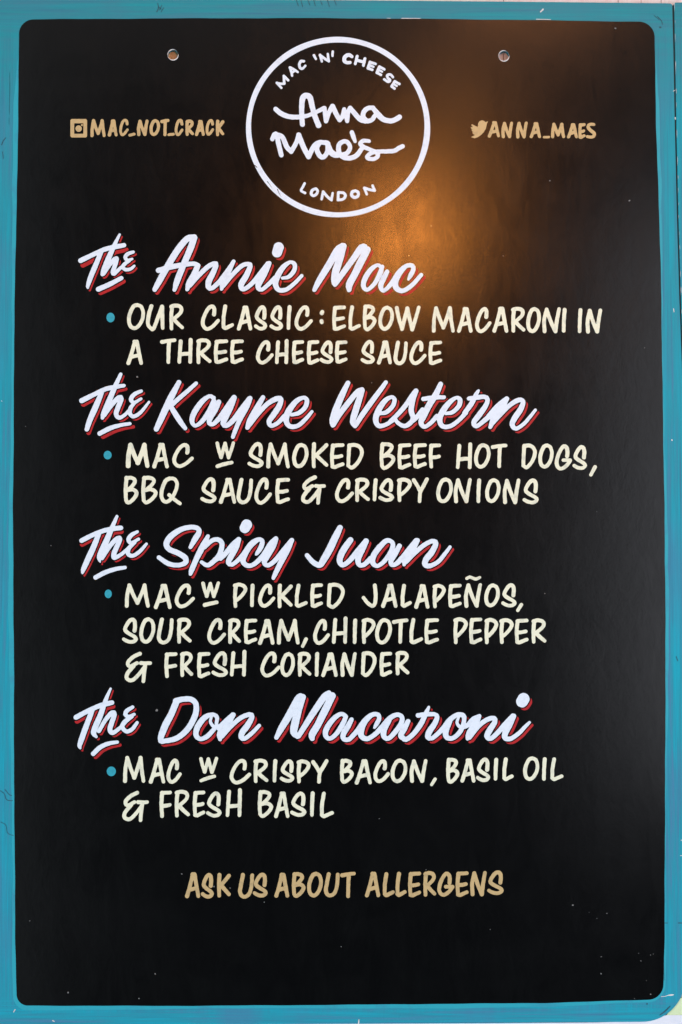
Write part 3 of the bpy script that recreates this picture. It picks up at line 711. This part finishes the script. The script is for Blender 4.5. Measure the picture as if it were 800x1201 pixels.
# ------------------------------------------------------------------ round emblem
emb = empty("round_emblem", board); emb["label"] = "white ring enclosing hand lettered words at top centre"
def ring_f(X, Y):
    a = np.arctan2(Y - 149.4, X - 396.4)
    r = np.hypot((X - 396.4) / 104.8, (Y - 149.4) / 102.7)
    d = np.abs(r - 1) * 103.7 - (3.15 + 0.25 * np.sin(a * 3 + 1) + 0.12 * np.sin(a * 11))
    sc = sdf_strokes(segs([[(313.5, 213, .45), (316, 216, .3), (319.5, 221, .2)], [(325.5, 222, .5), (327.5, 227, .3), (330, 231, .2)], [(299, 194, .4), (301.5, 196.5, .5)]]), X, Y)
    return np.maximum(d, -sc)
paint_mesh("ring", ring_f, (284, 40, 509, 260), 0.5, LH - 0.00035, LH + 0.0001, M_WHITE, emb)
q = (310, 50); p = (390, 50)
small = [
 (q, [[(160, 426, 11), (118, 380, 12)], [(118, 380, 12), (155, 388, 12), (188, 386, 12)], [(188, 386, 12), (186, 350, 12), (184, 314, 12)], [(184, 314, 12), (224, 354, 12)]]),
 (q, [[(262, 312, 11), (252, 270, 12), (242, 236, 12)], [(242, 236, 14), (280, 255, 12), (314, 278, 10)], [(258, 285, 10), (290, 264, 9)]]),
 (q, [[(372, 176, 12), (345, 176, 13), (329, 205, 13), (338, 240, 13), (360, 244, 12), (386, 218, 10)]]),
 (q, [[(466, 120, 12), (484, 154, 11)]]),
 (q, [[(524, 118, 13), (540, 178, 11)], [(524, 118, 12), (565, 150, 12), (605, 176, 12)], [(596, 108, 11), (605, 176, 12)]]),
 (q, [[(642, 86, 12), (640, 126, 11)]]),
 (p, [[(182, 132, 15), (152, 116, 17), (118, 135, 18), (110, 168, 18), (130, 188, 16), (165, 188, 15)]]),
 (p, [[(232, 130, 14), (214, 200, 13)], [(304, 152, 14), (290, 216, 13)], [(224, 166, 14), (298, 184, 14)]]),
 (p, [[(352, 184, 13), (332, 240, 13)], [(352, 184, 13), (404, 202, 12)], [(344, 214, 12), (384, 228, 11)], [(332, 242, 13), (374, 256, 12)]]),
 (p, [[(440, 228, 13), (416, 282, 13)], [(440, 228, 13), (486, 252, 12)], [(430, 256, 11), (466, 274, 10)], [(416, 282, 13), (454, 304, 12)]]),
 (p, [[(568, 326, 11), (545, 302, 12), (515, 308, 13), (520, 334, 12), (540, 352, 13), (524, 370, 12), (486, 346, 12)]]),
 (p, [[(584, 364, 12), (554, 412, 12)], [(584, 364, 12), (628, 390, 12)], [(570, 388, 11), (602, 408, 10)], [(554, 412, 12), (582, 432, 12)]]),
]
L0 = (345, 200)
small += [
 (L0, [[(99, 122, 12), (80, 158, 12), (66, 190, 12), (104, 212, 12)]]),
 (L0, [[(205, 172, 13), (172, 185, 14), (160, 218, 14), (180, 238, 13), (210, 222, 13), (220, 190, 13), (205, 172, 13)]]),
 (L0, [[(272, 200, 12), (258, 270, 12)], [(272, 200, 13), (310, 245, 13), (348, 278, 12)], [(362, 212, 11), (350, 278, 13)]]),
 (L0, [[(415, 208, 13), (412, 278, 13)], [(415, 208, 13), (460, 210, 13), (481, 236, 14), (462, 268, 13), (412, 278, 13)]]),
 (L0, [[(575, 192, 14), (545, 202, 15), (541, 235, 15), (570, 255, 14), (600, 238, 14), (600, 205, 14), (575, 192, 14)]]),
 (L0, [[(658, 164, 12), (682, 224, 12)], [(658, 164, 13), (706, 180, 13), (754, 190, 12)], [(736, 142, 12), (756, 190, 12)]]),
]
for win, st in small:
    letter("letter", scaled(win, st), M_WHITE, emb, h=0.4, step=1.0)
a1 = (310, 105); a2 = (385, 105); b1 = (310, 145); b2 = (385, 145)
anna = scaled(a1, thin=0.4, pts=[[(108, 186, 26), (160, 228, 27), (230, 255, 26), (310, 260, 25), (400, 248, 22), (480, 216, 22), (562, 176, 24)],
  [(358, 328, 27), (352, 250, 26), (352, 150, 28), (362, 80, 30), (395, 58, 30), (430, 80, 30), (452, 170, 28), (478, 260, 28), (510, 338, 29)],
  [(566, 174, 22), (572, 240, 24), (580, 298, 24)], [(582, 290, 24), (606, 220, 24), (640, 158, 26)], [(642, 158, 26), (672, 225, 26), (706, 286, 25)]])
anna += scaled(a2, thin=0.4, pts=[[(108, 288, 24), (135, 250, 24), (150, 186, 22)], [(150, 188, 22), (165, 240, 24), (178, 298, 22)], [(178, 290, 24), (185, 220, 24), (205, 174, 24)],
  [(205, 174, 24), (250, 228, 26), (300, 282, 26), (345, 300, 24)],
  [(420, 172, 24), (370, 178, 25), (334, 212, 26), (328, 260, 26), (365, 296, 26), (410, 285, 24), (435, 250, 24)],
  [(424, 180, 24), (470, 238, 30), (520, 282, 28), (590, 296, 27), (640, 278, 27), (668, 260, 27)]])
letter("script_word", anna, M_WHITE, emb, h=0.45, step=1.2)
mae = scaled(b1, thin=0.4, pts=[[(76, 146, 24), (96, 104, 25), (118, 106, 26), (132, 180, 26), (160, 296, 25)], [(118, 106, 26), (170, 128, 26), (212, 220, 26), (254, 264, 25)],
  [(254, 262, 25), (300, 180, 24), (324, 106, 26)], [(324, 106, 26), (365, 215, 28), (416, 312, 27)], [(416, 310, 26), (465, 215, 26), (510, 178, 24), (575, 180, 26)],
  [(520, 178, 25), (492, 230, 27), (515, 295, 26), (552, 316, 26), (590, 270, 25), (598, 190, 26)],
  [(590, 185, 28), (630, 265, 27), (690, 300, 25)]])
mae += scaled(b2, thin=0.4, pts=[[(0, 250, 26), (50, 295, 26), (110, 296, 25), (175, 278, 24), (205, 225, 24), (180, 176, 24), (140, 170, 24), (102, 200, 26), (100, 265, 26), (135, 312, 26), (200, 325, 26), (265, 300, 26), (315, 235, 24)],
  [(384, 166, 20), (330, 162, 22), (302, 190, 24), (330, 218, 23), (400, 248, 22), (450, 270, 23), (466, 305, 23), (430, 332, 22), (380, 330, 22), (364, 312, 22), (400, 280, 22), (460, 264, 22), (540, 262, 23), (620, 256, 24), (660, 232, 24), (698, 214, 24)]])
letter("script_word", mae, M_WHITE, emb, h=0.45, step=1.2)
letter("apostrophe", scaled(b2, [[(222, 84, 21), (238, 130, 21), (252, 168, 16)]]), M_WHITE, emb)

# bullets
for cx, cy, rx, ry in [(129.8, 372.5, 4.75, 5.6), (126.4, 533.8, 4.6, 5.0), (127.1, 696.5, 4.1, 5.0), (130.7, 904.6, 5.3, 5.6)]:
    paint_mesh("bullet", lambda X, Y, cx=cx, cy=cy, rx=rx, ry=ry: (np.hypot((X - cx) / rx, (Y - cy) / ry) - 1) * rx, (cx - 9, cy - 9, cx + 9, cy + 9), 0.5, LH - 0.00035, LH + 0.0001, M_BULLET, board)

# wear: pale specks in the gloss, scratches and chips in the teal
specks = [(749, 1118, .35), (752, 1127, .4), (766, 1119, .3), (758, 1150, .35), (700, 1077, .35), (712, 1071, .45), (691, 1070, .3), (744, 1171, .35), (480, 300, .3), (506, 265, .35), (497, 337, .35), (722, 33.4, .9), (161, 442, 1.0), (108, 835, 1.6), (184, 833, 1.4), (80, 1164, .9), (251, 1039.8, .8), (270, 1041.5, .6), (705, 1172 - 50, .5),
          (213.5, 1025, .6), (639, 696, .6), (756, 408, .5), (705, 1142, .7), (763, 1120, .5), (672, 1061.5, .8), (738, 235.5, .8), (645, 212, .7), (60, 640, .5),
          (310, 1058, .6), (575, 1090, .5), (400, 1110, .4), (500, 1020, .4), (182, 1142, .7), (763, 1166, .7), (436, 449, .6), (445, 960, .5), (590, 300, .4), (35, 1080, .5), (30, 500, .4), (700, 600, .4), (163, 1171, .8)]
sg = segs([[(x, y, r), (x + rnd.uniform(-.8, .8), y + rnd.uniform(-.5, .5), r * .7)] for x, y, r in specks])
st_o = None
def multi(name, items, mat, y0, parent):
    parts = []
    allv = []; allf = []
    for s in items:
        g_ = segs([s], 1.2)
        o = paint_mesh(name, lambda X, Y, g_=g_: sdf_strokes(g_, X, Y), bounds(g_, 1.0), 0.35, y0 - 0.0001, y0 + 0.00005, mat, None)
        if o is None: continue
        b0 = len(allv)
        allv += [v.co[:] for v in o.data.vertices]
        allf += [tuple(b0 + i for i in pl.vertices) for pl in o.data.polygons]
        m_ = o.data; bpy.data.objects.remove(o); bpy.data.meshes.remove(m_)
    me = bpy.data.meshes.new(name); me.from_pydata(allv, [], allf); me.materials.append(mat)
    o = bpy.data.objects.new(name, me); COL.objects.link(o); o.parent = parent; o["kind"] = "stuff"
    return o
multi("pale_specks", [[(x, y, r), (x + rnd.uniform(-.8, .8), y + rnd.uniform(-.5, .5), r * .7)] for x, y, r in specks], M_GREY, LH, board)
scr = [[(185, 4, .35), (186, 9, .4), (184, 14, .5)], [(190, 6, .3), (187, 12, .3)], [(192, 9, .3), (189, 14, .3)], [(186, 8, .3), (189, 11, .3)],
       [(347.5, 0, .3), (350, 7, .3)], [(353, 0, .3), (355, 8, .3)], [(361, 0, .3), (363.5, 6, .3)], [(368, 0, .3), (370, 7, .3)], [(376, 1, .3), (378, 6, .3)], [(384, 0, .3), (386.5, 8, .3)], [(392, 0, .3), (394.5, 6, .3)],
       [(2, 170, .4), (4, 165, .35), (7, 161.5, .3)], [(3, 178, .3), (4, 186, .25)],
       [(0, 927, .3), (5, 931, .3), (8, 938, .35), (15, 939, .3)], [(6, 926, .3), (11, 932, .3), (14, 933, .3)], [(1, 964, .3), (7, 968, .25), (9, 977, .25), (16, 980, .25)],
       [(11.5, 85, .15), (11.5, 110, .2), (10.5, 150, .1)],
       [(774, 32, .9), (775, 32.2, .8)], [(759, 1177.4, .9), (758.6, 1177.6, .6)], [(780, 1082.5, .4), (783, 1082.5, .4)], [(795.5, 1082.5, .5), (800, 1082.5, .5)], [(778, 761, .4), (777, 763, .5)],
       [(771, 19, .3), (776, 25, .35), (777, 29, .3)], [(767, 18, .25), (773, 23, .25)], [(786, 1180, .5), (780, 1186, .7), (774, 1190.5, .4)],
       [(779, 1150, .2), (778.5, 1120, .3), (779, 1090, .2)], [(793, 770, .4), (795, 775, .4)]]
multi("dark_scratches", scr, M_SCRATCH, -0.00015, board)
chips = [[(775.5, 1168.8, .35), (780, 1168.5, .3), (784, 1167.2, .5), (787, 1167, 1.0), (790, 1166.6, .5)], [(637, 11, .9), (634, 14, .7)], [(629, 22.6, .4), (646, 23, .3)], [(471, 21.6, .4), (493, 21.8, .45)],
         [(454, 21.4, .25), (458, 21.5, .25)], [(789.5, 107, .3), (800, 102, .25)], [(792, 138, .7), (792.2, 140, .6)], [(2, 470, .4), (2.4, 471, .3)], [(788, 516, .8), (788.3, 516.5, .7)], [(790, 362, .5), (790.5, 366, .4)], [(799, 985, .4), (799, 986, .4)],
         [(17.8, 1184, .6), (16, 1187, .4)], [(62, 1197, .7), (64, 1198, .4)], [(798, 1003.5, .4), (799.5, 1003.5, .4)], [(421, 1196, .6), (420.5, 1201, .8)]]
multi("pale_chips", chips, M_CHIP, -0.00015, board)

# ------------------------------------------------------------------ what shows round the board
def slab(name, pts, yf, yb, mat, parent):
    """closed prism from an outline in drawing units"""
    P = [to_plane(a, c, yf) for a, c in pts]; n = len(P)
    v = [(x, yf, z) for x, z in P] + [(x, yb, z) for x, z in P]
    f = [tuple(range(n)), tuple(reversed(range(n, 2 * n)))] + [(i, n + i, n + (i + 1) % n, (i + 1) % n) for i in range(n)]
    me = bpy.data.meshes.new(name); me.from_pydata(v, [], f)
    bmh = __import__('bmesh').new(); bmh.from_mesh(me); __import__('bmesh').ops.recalc_face_normals(bmh, faces=bmh.faces); bmh.to_mesh(me); bmh.free()
    me.materials.append(mat)
    o = bpy.data.objects.new(name, me); COL.objects.link(o); o.parent = parent
    return o
wall = empty("wall"); wall["kind"] = "structure"
cuts = [-260, -40, 120, 400, 590.7, 725, 752, 775.5, 830, 980, 1100]
for k in range(len(cuts) - 1):
    mat = M_WOOD if cuts[k + 1] <= 400 else M_PINK
    o = slab("plank", [(cuts[k] + .35, -140), (cuts[k + 1] - .35, -140), (cuts[k + 1] - .35, 1340), (cuts[k] + .35, 1340)], 0.0066, 0.02, mat, wall)
slab("backing", [(-260, -140), (1100, -140), (1100, 1340), (-260, 1340)], 0.021, 0.03, M_RECESS, wall)

side = empty("teal_side_board")
side["label"] = "narrow strip of a second teal board, right of the dark gap beside the menu board"
side["category"] = "board"
def side_f(X, Y):
    l = lerp(Y, [(0, 790.6), (60, 791.8), (150, 793.4), (250, 795.6), (350, 798.6), (450, 802.4), (600, 805), (1201, 806)])
    return np.maximum(np.maximum(l - X, X - 905), np.maximum(3.4 - Y, Y - 1160))
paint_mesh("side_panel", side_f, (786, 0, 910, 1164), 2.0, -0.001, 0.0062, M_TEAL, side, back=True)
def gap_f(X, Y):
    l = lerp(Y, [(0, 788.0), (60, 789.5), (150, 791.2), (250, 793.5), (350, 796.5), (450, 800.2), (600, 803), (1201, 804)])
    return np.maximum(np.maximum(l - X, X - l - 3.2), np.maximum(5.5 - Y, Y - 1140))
paint_mesh("gap_shade_strip", gap_f, (784, 0, 812, 1144), 1.0, 0.002, 0.006, M_RECESS, side)  # added strip, the shade of the gap put into its dark colour
def side_edge(X, Y):
    l = lerp(Y, [(0, 790.6), (60, 791.8), (150, 793.4), (250, 795.6), (350, 798.6), (450, 802.4), (600, 805), (1201, 806)])
    w = 0.25 + 0.3 * np.sin(Y * 0.31) * np.sin(Y * 0.07)
    return np.maximum(np.maximum(l - X, X - l - w), np.maximum(4 - Y, Y - 440))
paint_mesh("chipped_edge", side_edge, (786, 0, 808, 445), 0.7, -0.00115, -0.0009, M_CHIP, side)

ledge = slab("ledge", [(-200, 1203), (380, 1200.9), (560, 1200.2), (700, 1199.2), (760, 1197.2), (778, 1191.5), (782, 1190.6), (1000, 1191), (1000, 1300), (-200, 1300)], 0.0004, 0.0064, M_LEDGE, None)
ledge["kind"] = "structure"
card = slab("green_card", [(793.5, 1171.6), (796, 1170.6), (905, 1169.5), (905, 1191.6), (781.5, 1191.4)], 0.0008, 0.0063, M_GREEN, None)
card["label"] = "pale green slanted card showing past the board's lower right corner"
card["category"] = "card"
